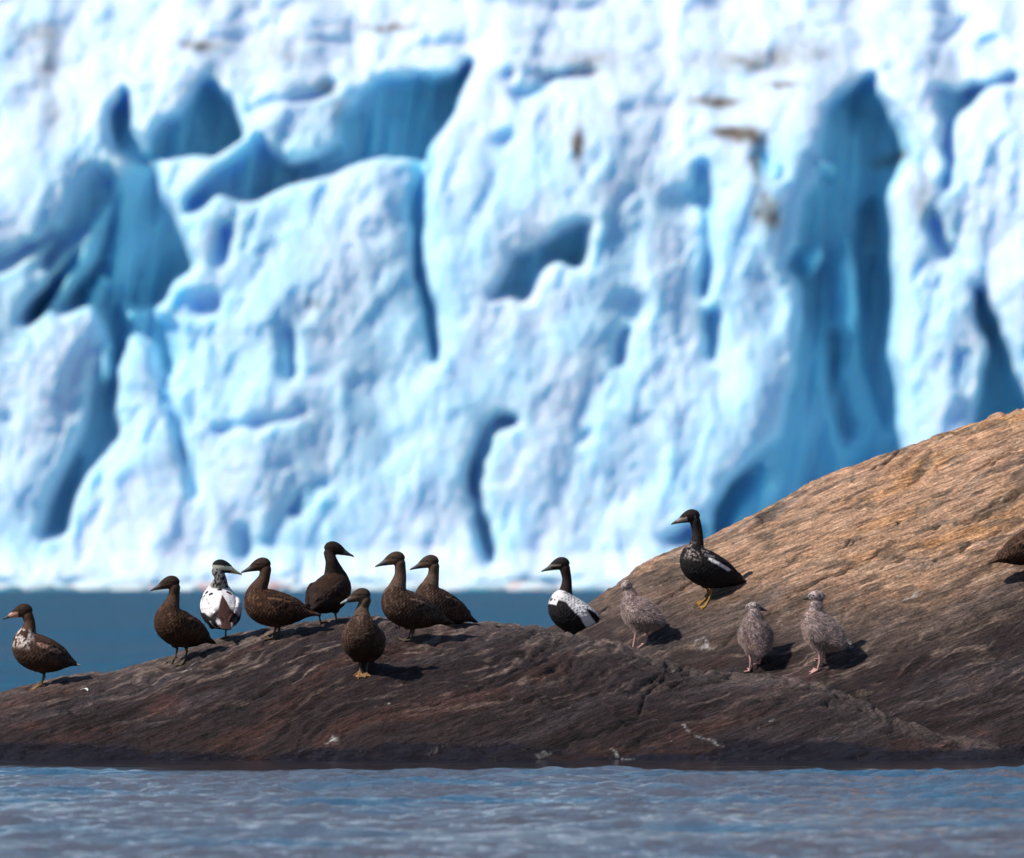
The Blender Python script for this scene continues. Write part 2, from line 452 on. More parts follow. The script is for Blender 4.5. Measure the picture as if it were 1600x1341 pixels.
def rock_parts(X, Y):
    px = 800 + X/56.0*FPX
    yf = np.interp(px, [-400, 0, 500, 900, 1200, 1500, 1800], [54.6, 55.1, 55.9, 56.0, 55.0, 54.5, 54.3])
    pf = 800+X/yf*FPX
    zf = CAM_H+(HORIZON-np.interp(pf, FX, FV))/FPX*yf
    y0 = YW-0.1+0.12*np.sin(X*1.7)+.35*fbm(X/1.3, 0.3, 0.9, 3, 210)+ .15*np.abs(X)*0.2
    t = (Y-y0)/(yf-y0)
    tt = np.clip(t, -1.0, 1.0)
    g = np.where(t < 1, 1-(1-tt)**1.75, 1-0.16*(t-1)**2*(1+.25*np.clip(t-1,0,3)))
    g = np.clip(g, -2.0, 1.0)
    zF = np.where(zf > 0, zf*g, zf-.3*np.abs(t-.5))-0.10*(1-sst(-.2, .4, t))
    zF = np.where(t < 0, (t)*0.9*np.maximum(zf, .2)-.10, zF)
    yb = 58.8
    pb = 800+X/yb*FPX
    zb = CAM_H+(HORIZON-np.interp(pb, BX, BVv)-7*sst(980, 1200, pb)*sst(2100, 1700, pb))/FPX*yb
    ys = yf-0.25
    s = (Y-ys)/(yb-ys)
    gb = np.where(s < 1, np.sin(np.clip(s, 0, 1)*math.pi/2)**1.12, 1-0.35*(s-1)**2)
    gb = np.where(s < 0, np.maximum(s*1.5, -1.0), gb)
    zB = zb*gb+0.03
    zB = np.where(zb < 0.1, np.minimum(zb-.5, -.4), np.maximum(zB, -2.5))
    zB = np.minimum(zB, 3.5)
    return zF, zB, t, s
def rock_base(X, Y):
    zF, zB, t, s = rock_parts(X, Y)
    k = .02
    h = np.clip(.5+.5*(zF-zB)/k, 0, 1)
    z = zB*(1-h)+zF*h+k*h*(1-h)
    return z, h
def seg_d(u, v, pts):
    d = np.full(np.shape(u), 1e9)
    for (x0, y0), (x1, y1) in zip(pts[:-1], pts[1:]):
        dx, dy = x1-x0, y1-y0
        t = np.clip(((u-x0)*dx+(v-y0)*dy)/(dx*dx+dy*dy), 0, 1)
        d = np.minimum(d, np.hypot(u-x0-t*dx, v-y0-t*dy))
    return d
CRACKS = [[(1045,1040),(1030,1065),(1005,1085),(1000,1110),(960,1135),(890,1155),(840,1178),(800,1190)],
          [(1290,1068),(1350,1090),(1400,1118),(1455,1142)],
          [(1230,935),(1270,912),(1340,880),(1400,845)],[(1180,905),(1240,880),(1290,868),(1330,840)],
          [(1440,1000),(1500,975),(1560,945),(1610,930)],[(150,1140),(260,1120),(380,1100)],[(560,1120),(700,1090),(860,1030)]]
_rc = np.random.RandomState(55)
for _i in range(20):                        # long joints following the foliation of the tan slope
    _x = _rc.uniform(1000, 1560); _y = np.interp(_x, BX, BVv)+_rc.uniform(12, 210); _L = _rc.uniform(25, 120); _a = math.radians(_rc.uniform(20, 33))
    _p = [(_x, _y)]
    for _k in range(3):
        _x += _L/3*math.cos(_a); _y -= _L/3*math.sin(_a)+_rc.uniform(-3, 3); _p.append((_x, _y))
    CRACKS.append(_p)
def rock_z(X, Y, full=False):
    z, h = rock_base(X, Y)
    u = 800+X/Y*FPX; v = HORIZON+(CAM_H-z)/Y*FPX
    w1 = fbm(X/.9, z/.5, Y/1.2, 3, 220)*.16
    ang = math.radians(21)
    ca, sa = math.cos(ang), math.sin(ang)
    al = X*ca+z*sa; ac = -X*sa+z*ca+w1
    upper = sst(0, 1, (1-h))
    st1 = ridged(al/.95, ac/.085, Y/1.1, 3, 230)
    st2 = fbm(al/.30, ac/.030, Y/.5, 4, 240)
    lump = fbm(X/.55, z/.30, Y/.6, 4, 250)
    dz = (.022+.010*upper)*(st1-.5)+.016*st2+.017*lump+.010*fbm(X/.05, z/.03, Y/.06, 3, 256)
    # plucked steps and pits in the strata
    step = vnoise(al/.42, ac/.055, Y/.6, 262)
    dz -= .024*sst(.58, .64, step)*sst(.1, .5, lump+.35)
    pit = vnoise(al/.10, ac/.022, Y/.3, 264)
    dz -= .014*sst(.64, .76, pit)
    cr = np.zeros(np.shape(X))
    wu = u+9*fbm(u/30, v/30, .5, 3, 270); wv = v+7*fbm(u/30, v/30, 5.5, 3, 273)
    for i, pts in enumerate(CRACKS):
        d = seg_d(wu, wv, pts)
        wdt = 2.2 if i < 2 else (1.8 if i < 7 else 1.4)
        cr = np.maximum(cr, np.exp(-(d/wdt)**2))
    dz -= .034*cr
    zz = z+dz*sst(-.1, .12, z+.03)
    if full:
        return zz, h, u, v, al, ac, st1, st2, lump, step, cr
    return zz
xs = np.concatenate([np.arange(-9, -3.3, .12), np.arange(-3.3, 3.3, .0115), np.arange(3.3, 9, .12)])
ys = np.concatenate([np.arange(51.6, 52.9, .06), np.arange(52.9, 59.3, .0115), np.arange(59.3, 66, .1)])
X, Y = np.meshgrid(xs, ys)
Z, h, u, v, al, ac, st1, st2, lump, step, crk = rock_z(X, Y, True)
# mineral colour zones of the rock
edge = np.interp(u, [0,850,960,1050,1150,1250,1400,1480,1600,1900], [885,902,922,935,945,945,950,940,890,880])
v2 = v+30*fbm(X/.5, Z/.25, Y/.8, 4, 300)+10*(st1-.5)
tan = sst(34, -70, v2-edge)*(1-h)
rust = sst(.0, .55, fbm(al/.9, ac/.14, Y/.9, 4, 310))
grey = sst(.0, .45, fbm(al/1.1, ac/.11, Y/.9, 4, 320))
pale = sst(.10, .55, fbm(al/.20, ac/.017, Y/.4, 4, 330)+.3*(st1-.5))
dark_low = np.array([.026, .012, .011]); brown = np.array([.070, .027, .018]); greyc = np.array([.100, .078, .080])
tanc = np.array([.52, .300, .180]); orng = np.array([.60, .300, .125]); greyt = np.array([.30, .25, .235])
def mx(a, b, t): return a*(1-t[..., None])+b*t[..., None]
low = mx(np.broadcast_to(dark_low, X.shape+(3,)), brown, rust)
low = mx(low, greyc, grey*.40)
low = mx(low, np.array([.38, .27, .21]), pale*.60*sst(1180, 1000, v))
# the crest of the front hump is coloured paler
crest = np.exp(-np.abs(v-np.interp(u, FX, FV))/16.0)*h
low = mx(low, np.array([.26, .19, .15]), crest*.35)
red = sst(.1, .6, fbm(X/.4, Z/.15, Y/.5, 3, 340))*(np.exp(-((u-170)/80)**2-((v-1100)/22)**2)+.8*np.exp(-((u-60)/50)**2-((v-1150)/20)**2)+1.0*np.exp(-((u-1490)/90)**2-((v-1100)/35)**2)+.5*np.exp(-((u-1050)/60)**2-((v-1185)/8)**2))
low = mx(low, np.array([.26, .095, .06]), np.clip(red*1.2, 0, 1)*.8)
hi = mx(np.broadcast_to(tanc, X.shape+(3,)), orng, rust)
hi = mx(hi, greyt, grey*.75*sst(640, 860, v))
hi = mx(hi, np.array([.12, .09, .065]), sst(.53, .60, step)*.8*sst(-.1, .4, lump+.25+.004*(1150-u)))  # plucked steps painted darker, their shade put into the colour
hi = mx(hi, np.array([.14, .10, .07]), sst(.60, .70, vnoise(al/.16, ac/.022, Y/.3, 268))*.7)
hi = mx(hi, np.array([.66, .48, .34]), pale*.35)
lich = np.exp(-np.maximum(v-np.interp(800+(u-800), BX, BVv), 0)/38.0)*sst(1420, 1150, u)
hi = mx(hi, np.array([.075, .055, .040]), sst(-.05, .35, fbm(al/.25, ac/.06, Y/.4, 4, 380))*np.clip(lich*1.3, 0, 1)*.8)
colr = mx(low, hi, tan)
# mid zone between
mid = np.exp(-((v2-edge-25)/40)**2)*(1-h)
colr = mx(colr, np.array([.24, .16, .115]), mid*.45)
# dark, algae stained and wet band at the waterline
wet = sst(.098, .062, Z+.07*fbm(X/.45, .2, Y/.6, 4, 350)+.02*np.sin(X*3))
colr = mx(colr, np.array([.016, .011, .016]), wet*.95)
algae = sst(.0, .5, fbm(X/.35, Z/.05, Y/.5, 3, 355))*sst(.16, .04, Z)*sst(.0,.3,np.sin(X*2.1)+.3)
colr = mx(colr, np.array([.075, .030, .010]), algae*.6)
colr = colr*(1-.85*crk)[..., None]
# white droppings and quartz flecks
fl = vnoise(al/.045, ac/.012, Y/.08, 360)*vnoise(X/.25, Z/.1, Y/.4, 362)
colr = mx(colr, np.array([.72, .68, .62]), sst(.76, .84, fl)*.6*(1-wet))
for i, (pts, wdt) in enumerate([([(1070,1137),(1100,1152),(1130,1160)],1.6),([(955,1172),(972,1186),(988,1190)],2.2),([(510,1160),(520,1152),(524,1160)],4),([(835,1178),(850,1172),(870,1165)],1.2),([(1410,935),(1440,925)],1.3),([(1085,1001),(1110,1004)],4),([(1300,1011),(1330,1006)],2)]):
    d = seg_d(u+4*fbm(u/6, v/6, .5, 2, 371), v+3*fbm(u/6, v/6, 3.5, 2, 372), pts)
    colr = mx(colr, np.array([.72, .68, .64]), np.exp(-(d/wdt)**2)*sst(.35, .65, vnoise(u/4, v/2.2, .4, 374))*.6)
R = NT('rock_gneiss')
co = R.n('TexCoord').outputs['Object']
mp = R.n('Mapping', {'Vector': co, 'Rotation': (0, math.radians(21), 0)}).outputs[0]
mp2 = R.n('Mapping', {'Vector': mp, 'Scale': (7, 10, 78)}).outputs[0]
na = R.noise(mp2, 1.0, 6, .62, .4).outputs[0]
nb = R.noise(co, 55, 6, .65).outputs[0]
nc = R.noise(mp2, 3.4, 4, .6).outputs[0]
fac = R.ramp(na, [(.24, .22), (.48, .85), (.60, 1.3), (.76, 2.3)])
fac2 = R.ramp(nb, [(.3, .45), (.5, 1.), (.7, 1.6)])
base = R.attr('tint').outputs['Color']
b1 = R.n('VectorMath', {0: base, 1: fac}, operation='MULTIPLY').outputs[0]
b2 = R.n('VectorMath', {0: b1, 1: fac2}, operation='MULTIPLY').outputs[0]
vor = R.n('TexVoronoi', {'Vector': R.n('Mapping', {'Vector': mp, 'Scale': (14, 16, 55)}).outputs[0], 'Scale': 3.0, 'Randomness': 1.0})
spk = R.ramp(vor.outputs['Distance'], [(.06, 1.), (.12, 0.)])
spk = R.n('Math', {0: spk, 1: R.ramp(nc, [(.55, 0.), (.62, 1.)])}, operation='MULTIPLY').outputs[0]
b3 = R.mix(spk, b2, (.62, .55, .48))
R.set(R.b, 'Base Color', b3)
wetf = R.attr('wet').outputs['Fac']
R.set(R.b, 'Roughness', R.ramp(wetf, [(0., .82), (1., .22)]))
R.b.inputs['Specular IOR Level'].default_value = .35
hh = R.n('Math', {0: na, 1: R.n('Math', {0: nb, 1: .35}, operation='MULTIPLY').outputs[0]}, operation='ADD').outputs[0]
hh = R.n('Math', {0: hh, 1: R.n('Math', {0: nc, 1: .5}, operation='MULTIPLY').outputs[0]}, operation='ADD').outputs[0]
R.set(R.b, 'Normal', R.n('Bump', {'Height': hh, 'Strength': 1.0, 'Distance': .045}).outputs[0])
rock = grid_mesh('rock', np.stack([X, Y, Z], -1), [R.m], {'tint': colr, 'wet': wet})
rock['kind'] = 'structure'
rock['label'] = 'low striped rock sloping out of the water, brown below and tan to the right'

def ground_at(px, py):
    """first point where the line of sight through a photo position meets the rock"""
    yy = np.arange(53.0, 62.0, .01)
    xx = (px-800)/FPX*yy; zz = CAM_H+(HORIZON-py)/FPX*yy
    g = rock_z(xx, yy)
    k = np.nonzero(g >= zz)[0]
    if len(k) == 0:
        k = [int(np.argmax((g-zz)[:400]))]
    i = k[0]
    return float(xx[i]), float(yy[i]), float(g[i])
def gz(x, y):
    return float(rock_z(np.array([x]), np.array([y]))[0])

# ================================================================== WATER
xs = np.concatenate([-np.geomspace(4, 2500, 60)[::-1], np.arange(-3.95, 4, .045), np.geomspace(4, 2500, 60)])
ys = np.concatenate([np.linspace(-30, 19, 30), np.arange(19.5, 28, .055), np.arange(28.02, 56, .04), np.geomspace(56.1, 4000, 260)])
X, Y = np.meshgrid(xs, ys)
Zw = np.zeros(X.shape)
rs = np.random.RandomState(3)
for i in range(34):
    lam = .08+.035*(1.14**i)
    if lam > 1.6: break
    a = rs.uniform(-1.3, 1.3)+math.pi/2*0.9
    kx, ky = math.cos(a)*2*math.pi/lam, math.sin(a)*2*math.pi/lam
    Zw += .0062*lam**.75*np.sin(kx*X+ky*Y+rs.uniform(0, 6.28)+1.2*fbm(X/2, Y/2, i*.7, 2, 401))
Zw *= .35+1.5*vnoise(X/1.1, Y/2.2, .5, 405)
lee = sst(50.35, 49.85, Y+.7*fbm(X/.9, Y/3, .3, 4, 407))
inside = sst(19.5, 23, Y)*sst(6, 3.8, np.abs(X))
Zw *= (.10+.90*lee)*inside
# one low swell in front of the rock
sw = np.exp(-((Y-50.1-.25*fbm(X/1.5, .5, .5, 2, 409))/.45)**2)
Zw += .006*sw*inside
W = NT('sea_water')
co = W.n('TexCoord').outputs['Object']
silt_glare = W.attr('silt_glare').outputs['Fac']
W.set(W.b, 'Base Color', W.mix(silt_glare, W.mix(W.attr('deep').outputs['Fac'], (.006, .012, .022), (.004, .098, .185)), (.088, .088, .104)))  # grey part of the base colour stands in for surface glare
W.set(W.b, 'Roughness', W.attr('rough').outputs['Fac'])
W.b.inputs['IOR'].default_value = 1.333
W.set(W.b, 'Specular IOR Level', W.n('MapRange', {'Value': W.attr('rough').outputs['Fac'], 'From Min': .05, 'From Max': .38, 'To Min': .5, 'To Max': .10}).outputs[0])
wa = W.noise(W.n('Mapping', {'Vector': co, 'Scale': (1.0, 1.0, 1)}).outputs[0], 14.0, 5, .65).outputs[0]
wb = W.noise(W.n('Mapping', {'Vector': co, 'Scale': (.25, .5, 1)}).outputs[0], 1.5, 6, .65).outputs[0]
far = W.attr('open').outputs['Fac']
bn1 = W.n('Bump', {'Height': wa, 'Strength': W.n('Math', {0: far, 1: .35}, operation='MULTIPLY').outputs[0], 'Distance': .18})
bn2 = W.n('Bump', {'Height': wb, 'Strength': W.attr('chop').outputs['Fac'], 'Distance': 1.6, 'Normal': bn1.outputs[0]})
W.set(W.b, 'Normal', bn2.outputs[0])
off_ = np.maximum(sst(3.8, 6, np.abs(X)), sst(23, 19.5, Y)); openf = np.maximum(np.maximum(lee, sst(58, 62, Y)), off_); chop = np.maximum(sst(58, 66, Y), .16*off_)
sn = fbm(X/1.3+.3*Y, Y/.9, .5, 4, 411)
ly = np.log(np.maximum(Y, 1))
silt_glare = sst(50.3, 49.8, Y+.25*sn)*(.34+.66*sst(-.28, .18, sn+.02*(46-Y)))+.55*sst(60,70,Y)*np.clip(.15+1.1*fbm(X/9, ly*14, .5, 4, 415), 0, 1)  # milky grey water, with glare and ripple streaks painted into the colour
wrough = .05+.33*sst(57, 70, Y)
water = grid_mesh('water', np.stack([X, Y, Zw], -1), [W.m], {'open': .15+.85*openf, 'chop': chop, 'silt_glare': silt_glare, 'rough': wrough, 'deep': np.maximum(lee, sst(57, 66, Y))})
water['kind'] = 'structure'
water['label'] = 'sea water in front of and behind the rock'

# ================================================================== BIRDS
B = NT('plumage')
B.set(B.b, 'Base Color', B.attr('tint').outputs['Color'])
B.set(B.b, 'Roughness', B.attr('rough').outputs['Fac'])
B.b.inputs['Specular IOR Level'].default_value = .18
co = B.n('TexCoord').outputs['Object']
fn = B.noise(B.n('Mapping', {'Vector': co, 'Scale': (60, 160, 160)}).outputs[0], 1.5, 3).outputs[0]
B.set(B.b, 'Normal', B.n('Bump', {'Height': fn, 'Strength': .45, 'Distance': .004}).outputs[0])
E = NT('eye_dark'); E.b.inputs['Base Color'].default_value = (.012, .009, .008, 1); E.b.inputs['Roughness'].default_value = .08
DN = NT('chick_down')
DN.set(DN.b, 'Base Color', DN.attr('tint').outputs['Color'])
DN.b.inputs['Roughness'].default_value = .9
tr = DN.n('BsdfTranslucent', {'Color': DN.attr('tint').outputs['Color']})
mxs = DN.n('MixShader', {0: .5, 1: DN.b.outputs[0], 2: tr.outputs[0]})
DN.t.links.new(mxs.outputs[0], DN.t.nodes['Material Output'].inputs['Surface'])
DN.b.inputs['Specular IOR Level'].default_value = .05

def uvs(nu, nv):
    a = np.arange(nu)/nu*2*math.pi; b = np.linspace(0, math.pi, nv+1)[1:-1]
    V = [[1, 0, 0]]
    for t in b:
        for p in a: V.append([math.cos(t), math.sin(t)*math.cos(p), math.sin(t)*math.sin(p)])
    V.append([-1, 0, 0]); V = np.array(V); F = []
    for i in range(nu): F.append([0, 1+i, 1+(i+1) % nu])
    for r in range(len(b)-1):
        for i in range(nu):
            a0 = 1+r*nu+i; a1 = 1+r*nu+(i+1) % nu
            F.append([a0, a0+nu, a1+nu]); F.append([a0, a1+nu, a1])
    n = len(V)-1; s = 1+(len(b)-1)*nu
    for i in range(nu): F.append([n, s+(i+1) % nu, s+i])
    return V, np.array(F)
SV, SF = uvs(20, 12)

class Chain:
    """control stations (position, half height, half width, side vector, part id) -> closely spaced ellipsoids"""
    def __init__(self):
        self.c = []; self.M = []; self.r = []; self.pid = []; self.s = []
    def add(self, ctrl, step=.0075, rmin=.004):
        P_ = np.array([c[0] for c in ctrl], float); hh = np.array([c[1] for c in ctrl]); hw = np.array([c[2] for c in ctrl])
        sd = np.array([c[3] for c in ctrl], float); pid = np.array([c[4] for c in ctrl])
        seg = np.linalg.norm(np.diff(P_, axis=0), axis=1); L = np.concatenate([[0], np.cumsum(seg)])
        n = max(3, int(L[-1]/step)+1); tt = np.linspace(0, L[-1], n)
        def cat(A):
            A = np.asarray(A, float); A2 = A.reshape(len(A), -1); out = np.zeros((n, A2.shape[1]))
            m = np.zeros_like(A2)
            for i in range(len(A2)):
                a = max(i-1, 0); b = min(i+1, len(A2)-1); m[i] = (A2[b]-A2[a])/max(L[b]-L[a], 1e-6)
            for k, t in enumerate(tt):
                i = min(int(np.searchsorted(L, t, 'right'))-1, len(L)-2); h_ = L[i+1]-L[i]; q = (t-L[i])/h_
                out[k] = (2*q**3-3*q*q+1)*A2[i]+(q**3-2*q*q+q)*h_*m[i]+(-2*q**3+3*q*q)*A2[i+1]+(q**3-q*q)*h_*m[i+1]
            return out
        C = cat(P_); H = np.maximum(cat(hh)[:, 0], .0025); Wd = np.maximum(cat(hw)[:, 0], .0025); S = cat(sd)
        T = np.gradient(C, axis=0); T /= np.linalg.norm(T, axis=1)[:, None]
        S -= (S*T).sum(1)[:, None]*T; S /= np.linalg.norm(S, axis=1)[:, None]
        U_ = np.cross(S, T)*-1
        U_ = np.cross(T, S)
        pi = pid[np.clip(np.searchsorted(L, tt, 'right')-1, 0, len(pid)-1)]
        for k in range(n):
            rt = max(min(H[k], Wd[k])*.92, rmin, step*.9)
            self.c.append(C[k]); self.M.append(np.stack([T[k], S[k], U_[k]])); self.r.append([rt, Wd[k], H[k]]); self.pid.append(pi[k]); self.s.append(tt[k]/L[-1])
    def mesh(self, voxel, smooth=4):
        V = []; F = []; o = 0
        for c, M, r in zip(self.c, self.M, self.r):
            v = (SV*np.array(r))@np.array(M)+c
            V.append(v); F.append(SF+o); o += len(v)
        ob = tri_obj('tmp_build', np.concatenate(V), np.concatenate(F), [], None)
        md = ob.modifiers.new('r', 'REMESH'); md.mode = 'VOXEL'; md.voxel_size = voxel; md.adaptivity = 0
        dg = bpy.context.evaluated_depsgraph_get(); ev = ob.evaluated_get(dg); me = ev.to_mesh()
        n = len(me.vertices); co = np.empty(n*3, np.float32); me.vertices.foreach_get('co', co); co = co.reshape(-1, 3).astype(float)
        nf = len(me.polygons); q = np.empty(nf*4, np.int32)
        me.loops.foreach_get('vertex_index', q); q = q.reshape(-1, 4)
        ed = np.empty(len(me.edges)*2, np.int32); me.edges.foreach_get('vertices', ed); ed = ed.reshape(-1, 2)
        ev.to_mesh_clear(); m0 = ob.data; bpy.data.objects.remove(ob); bpy.data.meshes.remove(m0)
        deg = np.bincount(ed.reshape(-1), minlength=n)[:, None]
        def lap(a):
            s = np.zeros_like(a)
            for k in range(a.shape[1]):
                s[:, k] = np.bincount(ed[:, 0], a[ed[:, 1], k], n)+np.bincount(ed[:, 1], a[ed[:, 0], k], n)
            return s/np.maximum(deg, 1)
        for i in range(smooth):
            co += .55*(lap(co)-co); co -= .50*(lap(co)-co)*(1 if i % 2 else .9)
        return co, q, lap
    def assign(self, co):
        c = np.array(self.c); M = np.array(self.M); r = np.array(self.r)
        best = np.full(len(co), 1e9); idx = np.zeros(len(co), int)
        for k in range(len(c)):
            d = (co-c[k])@M[k].T/r[k]
            s = (d*d).sum(1)
            w = s < best; best[w] = s[w]; idx[w] = k
        loc = np.einsum('nij,nj->ni', M[idx], co-c[idx])/r[idx]
        return np.array(self.pid)[idx], np.array(self.s)[idx], loc
def normals(co, q):
    a = np.cross(co[q[:, 2]]-co[q[:, 0]], co[q[:, 3]]-co[q[:, 1]])
    N = np.zeros_like(co)
    for k in range(4):
        for d in range(3): N[:, d] += np.bincount(q[:, k], a[:, d], len(co))
    return N/np.maximum(np.linalg.norm(N, axis=1), 1e-12)[:, None]
TAIL, BODY, NECK, HEAD, BILL, WING, LEG, FOOT = range(8)
Yv = (0, 1, 0)

def C3(*a): return np.array(a, float)
def spots(x, y, z, cell, seed):
    """distance (in cells) to the nearest scattered point: round, irregular dots"""
    p = np.stack([np.asarray(x), np.asarray(y), np.asarray(z)], -1)/cell+.25*np.stack([fbm(x/cell, y/cell, z/cell, 2, seed), fbm(y/cell, z/cell, x/cell, 2, seed+3), fbm(z/cell, x/cell, y/cell, 2, seed+6)], -1)
    b = np.floor(p); best = np.full(len(p), 9.)
    for i in (-1, 0, 1):
        for j in (-1, 0, 1):
            for k in (-1, 0, 1):
                c = b+np.array([i, j, k]); q_ = c@np.array([127.1, 311.7, 74.7])+seed
                o = np.stack([np.modf(np.abs(np.sin(q_+a)*43758.5453))[0] for a in (0, 1.7, 3.9)], -1)
                best = np.minimum(best, np.linalg.norm(c+o-p, axis=1))
    return best
def lerpc(A, Bc, t):
    return A*(1-t[:, None])+np.asarray(Bc, float)*t[:, None]
def feathers(a, b, seed):
    """staggered scales; returns t (0 at the tip .. 1) and a per-feather random value"""
    row = np.floor(b); a2 = a+.5*(row % 2); fb = b-row-.5
    e = a2+1.1*fb*fb
    col_ = np.floor(e); t = e-col_
    rnd = np.modf(np.abs(np.sin(row*12.9898+col_*78.233+seed)*43758.5453))[0]
    return t, fb, rnd

def bird_ground(px, py, far_side=None):
    if far_side is not None:
        y = far_side; x = (px-800)/FPX*y
        return x, y, gz(x, y)
    return ground_at(px, py)

def make_eider(name, label, cat, group, px, py, yaw, style, hx=.075, hz=.405, hyaw=0, hpitch=-8, pitch=0, sit=0.0, sc=1.0,
               bodyw=1.0, seed=0, neck=1.0, tail=0.0, stance=.045, split=0.0, fix=None, one_leg=False, leg_only_y=None, bl_=.94):
    x0, y0, z0 = fix if fix else bird_ground(px, py)
    yw = math.radians(yaw); cy, sy = math.cos(yw), math.sin(yw)
    def ground(bx, by):
        return (gz(x0+sc*(bx*cy-by*sy), y0+sc*(bx*sy+by*cy))-z0)/sc
    rs = np.random.RandomState(100+seed)
    ch = Chain()
    pr = math.radians(pitch); piv = C3(0, 0, .16)
    def bp_(x, y, z):
        dx, dz = (x*bl_ if x < 0 else x), z-.16
        return C3(dx*math.cos(pr)-dz*math.sin(pr), y, .16+dx*math.sin(pr)+dz*math.cos(pr)-sit)
    bw = bodyw
    B_ = [((-.285, .142-tail), .005, .030, TAIL), ((-.25, .150-tail*.8), .012, .042, TAIL), ((-.205, .158-tail*.4), .028, .052, TAIL), ((-.16, .165), .050, .072*bw, BODY),
          ((-.10, .172), .080, .098*bw, BODY), ((-.03, .178), .102, .114*bw, BODY), ((.035, .188), .110, .116*bw, BODY), ((.085, .208), .100, .104*bw, BODY), ((.108, .245), .076, .082*bw, BODY)]
    ctrl = [(bp_(p[0], 0, p[1]), a, b, Yv, k) for p, a, b, k in B_]
    nb = bp_(.104, 0, .285)
    hz += .032
    hc = C3(hx, 0, hz-sit)
    ctrl.append((nb, .058*neck, .060*neck, Yv, NECK))
    m1 = nb*.5+hc*.5; m1[0] -= .024
    ctrl.append((m1*.95+nb*.05, .036*neck, .036*neck, Yv, NECK))
    hy = math.radians(hyaw); hp = math.radians(hpitch)
    hd = C3(math.cos(hy)*math.cos(hp), math.sin(hy)*math.cos(hp), math.sin(hp)); hs = C3(-math.sin(hy), math.cos(hy), 0)
    nk = hc-hd*.020+C3(0, 0, -.030)
    ctrl.append((nk, .033, .033, tuple(hs*.5+C3(0, 1, 0)*.5+1e-3), NECK))
    ch.add(ctrl)
    hu = np.cross(hd, hs)
    H_ = [(-.030, .002, .022, .022, HEAD), (-.018, .004, .034, .031, HEAD), (.0, .005, .040, .034, HEAD), (.022, .0025, .037, .031, HEAD), (.046, -.004, .029, .024, HEAD),
          (.066, -.011, .021, .018, BILL), (.088, -.017, .014, .014, BILL), (.108, -.022, .009, .012, BILL), (.124, -.026, .006, .010, BILL), (.131, -.029, .0045, .006, BILL)]
    ch.add([(hc+hd*s+hu*o, a, b, tuple(hs), k) for s, o, a, b, k in H_], step=.005)
    for sgn in (-1, 1):
        Wc = [((.078, .066, .228), .026, .014), ((.050, .082, .216), .044, .022), ((-.02, .091, .200), .058, .027), ((-.09, .076, .190), .048, .024), ((-.15, .052, .184), .032, .017), ((-.20, .029, .179), .019, .010), ((-.228, .012, .162-tail*.5), .010, .007)]
        ch.add([(bp_(p[0], p[1]*sgn*bw, p[2]), a, b, (0, 1, 0), WING) for p, a, b in Wc], step=.008)
        ch.add([(bp_(-.01, .050*sgn, .135), .055, .040, Yv, BODY), (bp_(-.015, .048*sgn, .09), .030, .022, Yv, BODY)], step=.01)
    # legs standing on the actual ground under each foot
    legs = (-1, 1) if leg_only_y is None else (leg_only_y,)
    for sgn in legs:
        fx = .004+split*sgn; fy = stance*sgn
        g = ground(fx, fy)
        hip = bp_(-.015, .046*sgn, .10)
        if sit < .05:
            an = C3(fx-.016, fy, g+.058); ft = C3(fx, fy, g+.011)
            ch.add([(hip, .020, .016, Yv, BODY), (hip*.45+an*.55, .0105, .010, Yv, LEG), (an, .0085, .0075, Yv, LEG), (an*.4+ft*.6, .0060, .0058, Yv, LEG), (ft, .0075, .0085, Yv, FOOT)], step=.005)
        else:
            ft = C3(fx+.03, fy, g+.010)
        for ang, ln, hw_ in ((-30, .060, .0052), (0, .070, .0052), (30, .060, .0052), (-15, .050, .0115), (15, .050, .0115)):
            a = math.radians(ang); ex, ey = ft[0]+ln*math.cos(a), ft[1]+ln*math.sin(a)
            mx_, my_ = ft[0]+.5*ln*math.cos(a), ft[1]+.5*ln*math.sin(a)
            th = .0048 if hw_ < .01 else .0034
            ch.add([(ft, th+.001, .005, (-math.sin(a), math.cos(a), 0), FOOT), (C3(mx_, my_, ground(mx_, my_)+th+.002), th, hw_*.8, (-math.sin(a), math.cos(a), 0), FOOT), (C3(ex, ey, ground(ex, ey)+th+.001), th*.9, hw_, (-math.sin(a), math.cos(a), 0), FOOT)], step=.005)
        ch.add([(ft, .005, .005, Yv, FOOT), (C3(ft[0]-.018, ft[1], ground(ft[0]-.018, ft[1])+.006), .004, .004, Yv, FOOT)], step=.005)
    co, q, lap = ch.mesh(.0036, 3)
    pid, s, loc = ch.assign(co)
    # canonical (un-pitched) body coordinates
    d = co.copy(); d[:, 2] += sit; dx, dz = np.where(d[:, 0] < 0, d[:, 0]/bl_, d[:, 0]), d[:, 2]-.16
    X_ = dx*math.cos(pr)+dz*math.sin(pr); Z_ = .16-dx*math.sin(pr)+dz*math.cos(pr); Y_ = d[:, 1]
    ang = np.arctan2(np.abs(Y_), Z_-.17)
    isb = (pid == BODY) | (pid == TAIL); wing = pid == WING; nk_ = pid == NECK; hd_ = pid == HEAD; bl = pid == BILL; lg = pid == LEG; ft_ = pid == FOOT
    # feather relief
    a = (X_+.5*(Z_-.2)*(Z_ > .2))/.021+.3*fbm(X_/.03, Y_/.03, Z_/.03, 2, 501); b = ang/(.020/.11)
    t, fb, rnd = feathers(a, b, seed)
    aw = X_/.046+.2*fbm(X_/.03, Y_/.03, Z_/.03, 2, 503); bw_ = (Z_-X_*.30)/.017+.25*fbm(X_/.05, Y_/.05, Z_/.05, 2, 504)
    tw, fbw, rw = feathers(aw, bw_, seed+3)
    N = normals(co, q)
    amp = np.where(isb, .0024, 0)+np.where(wing, .0045, 0)+np.where(nk_, .0006, 0)
    tt = np.where(wing, tw, t)
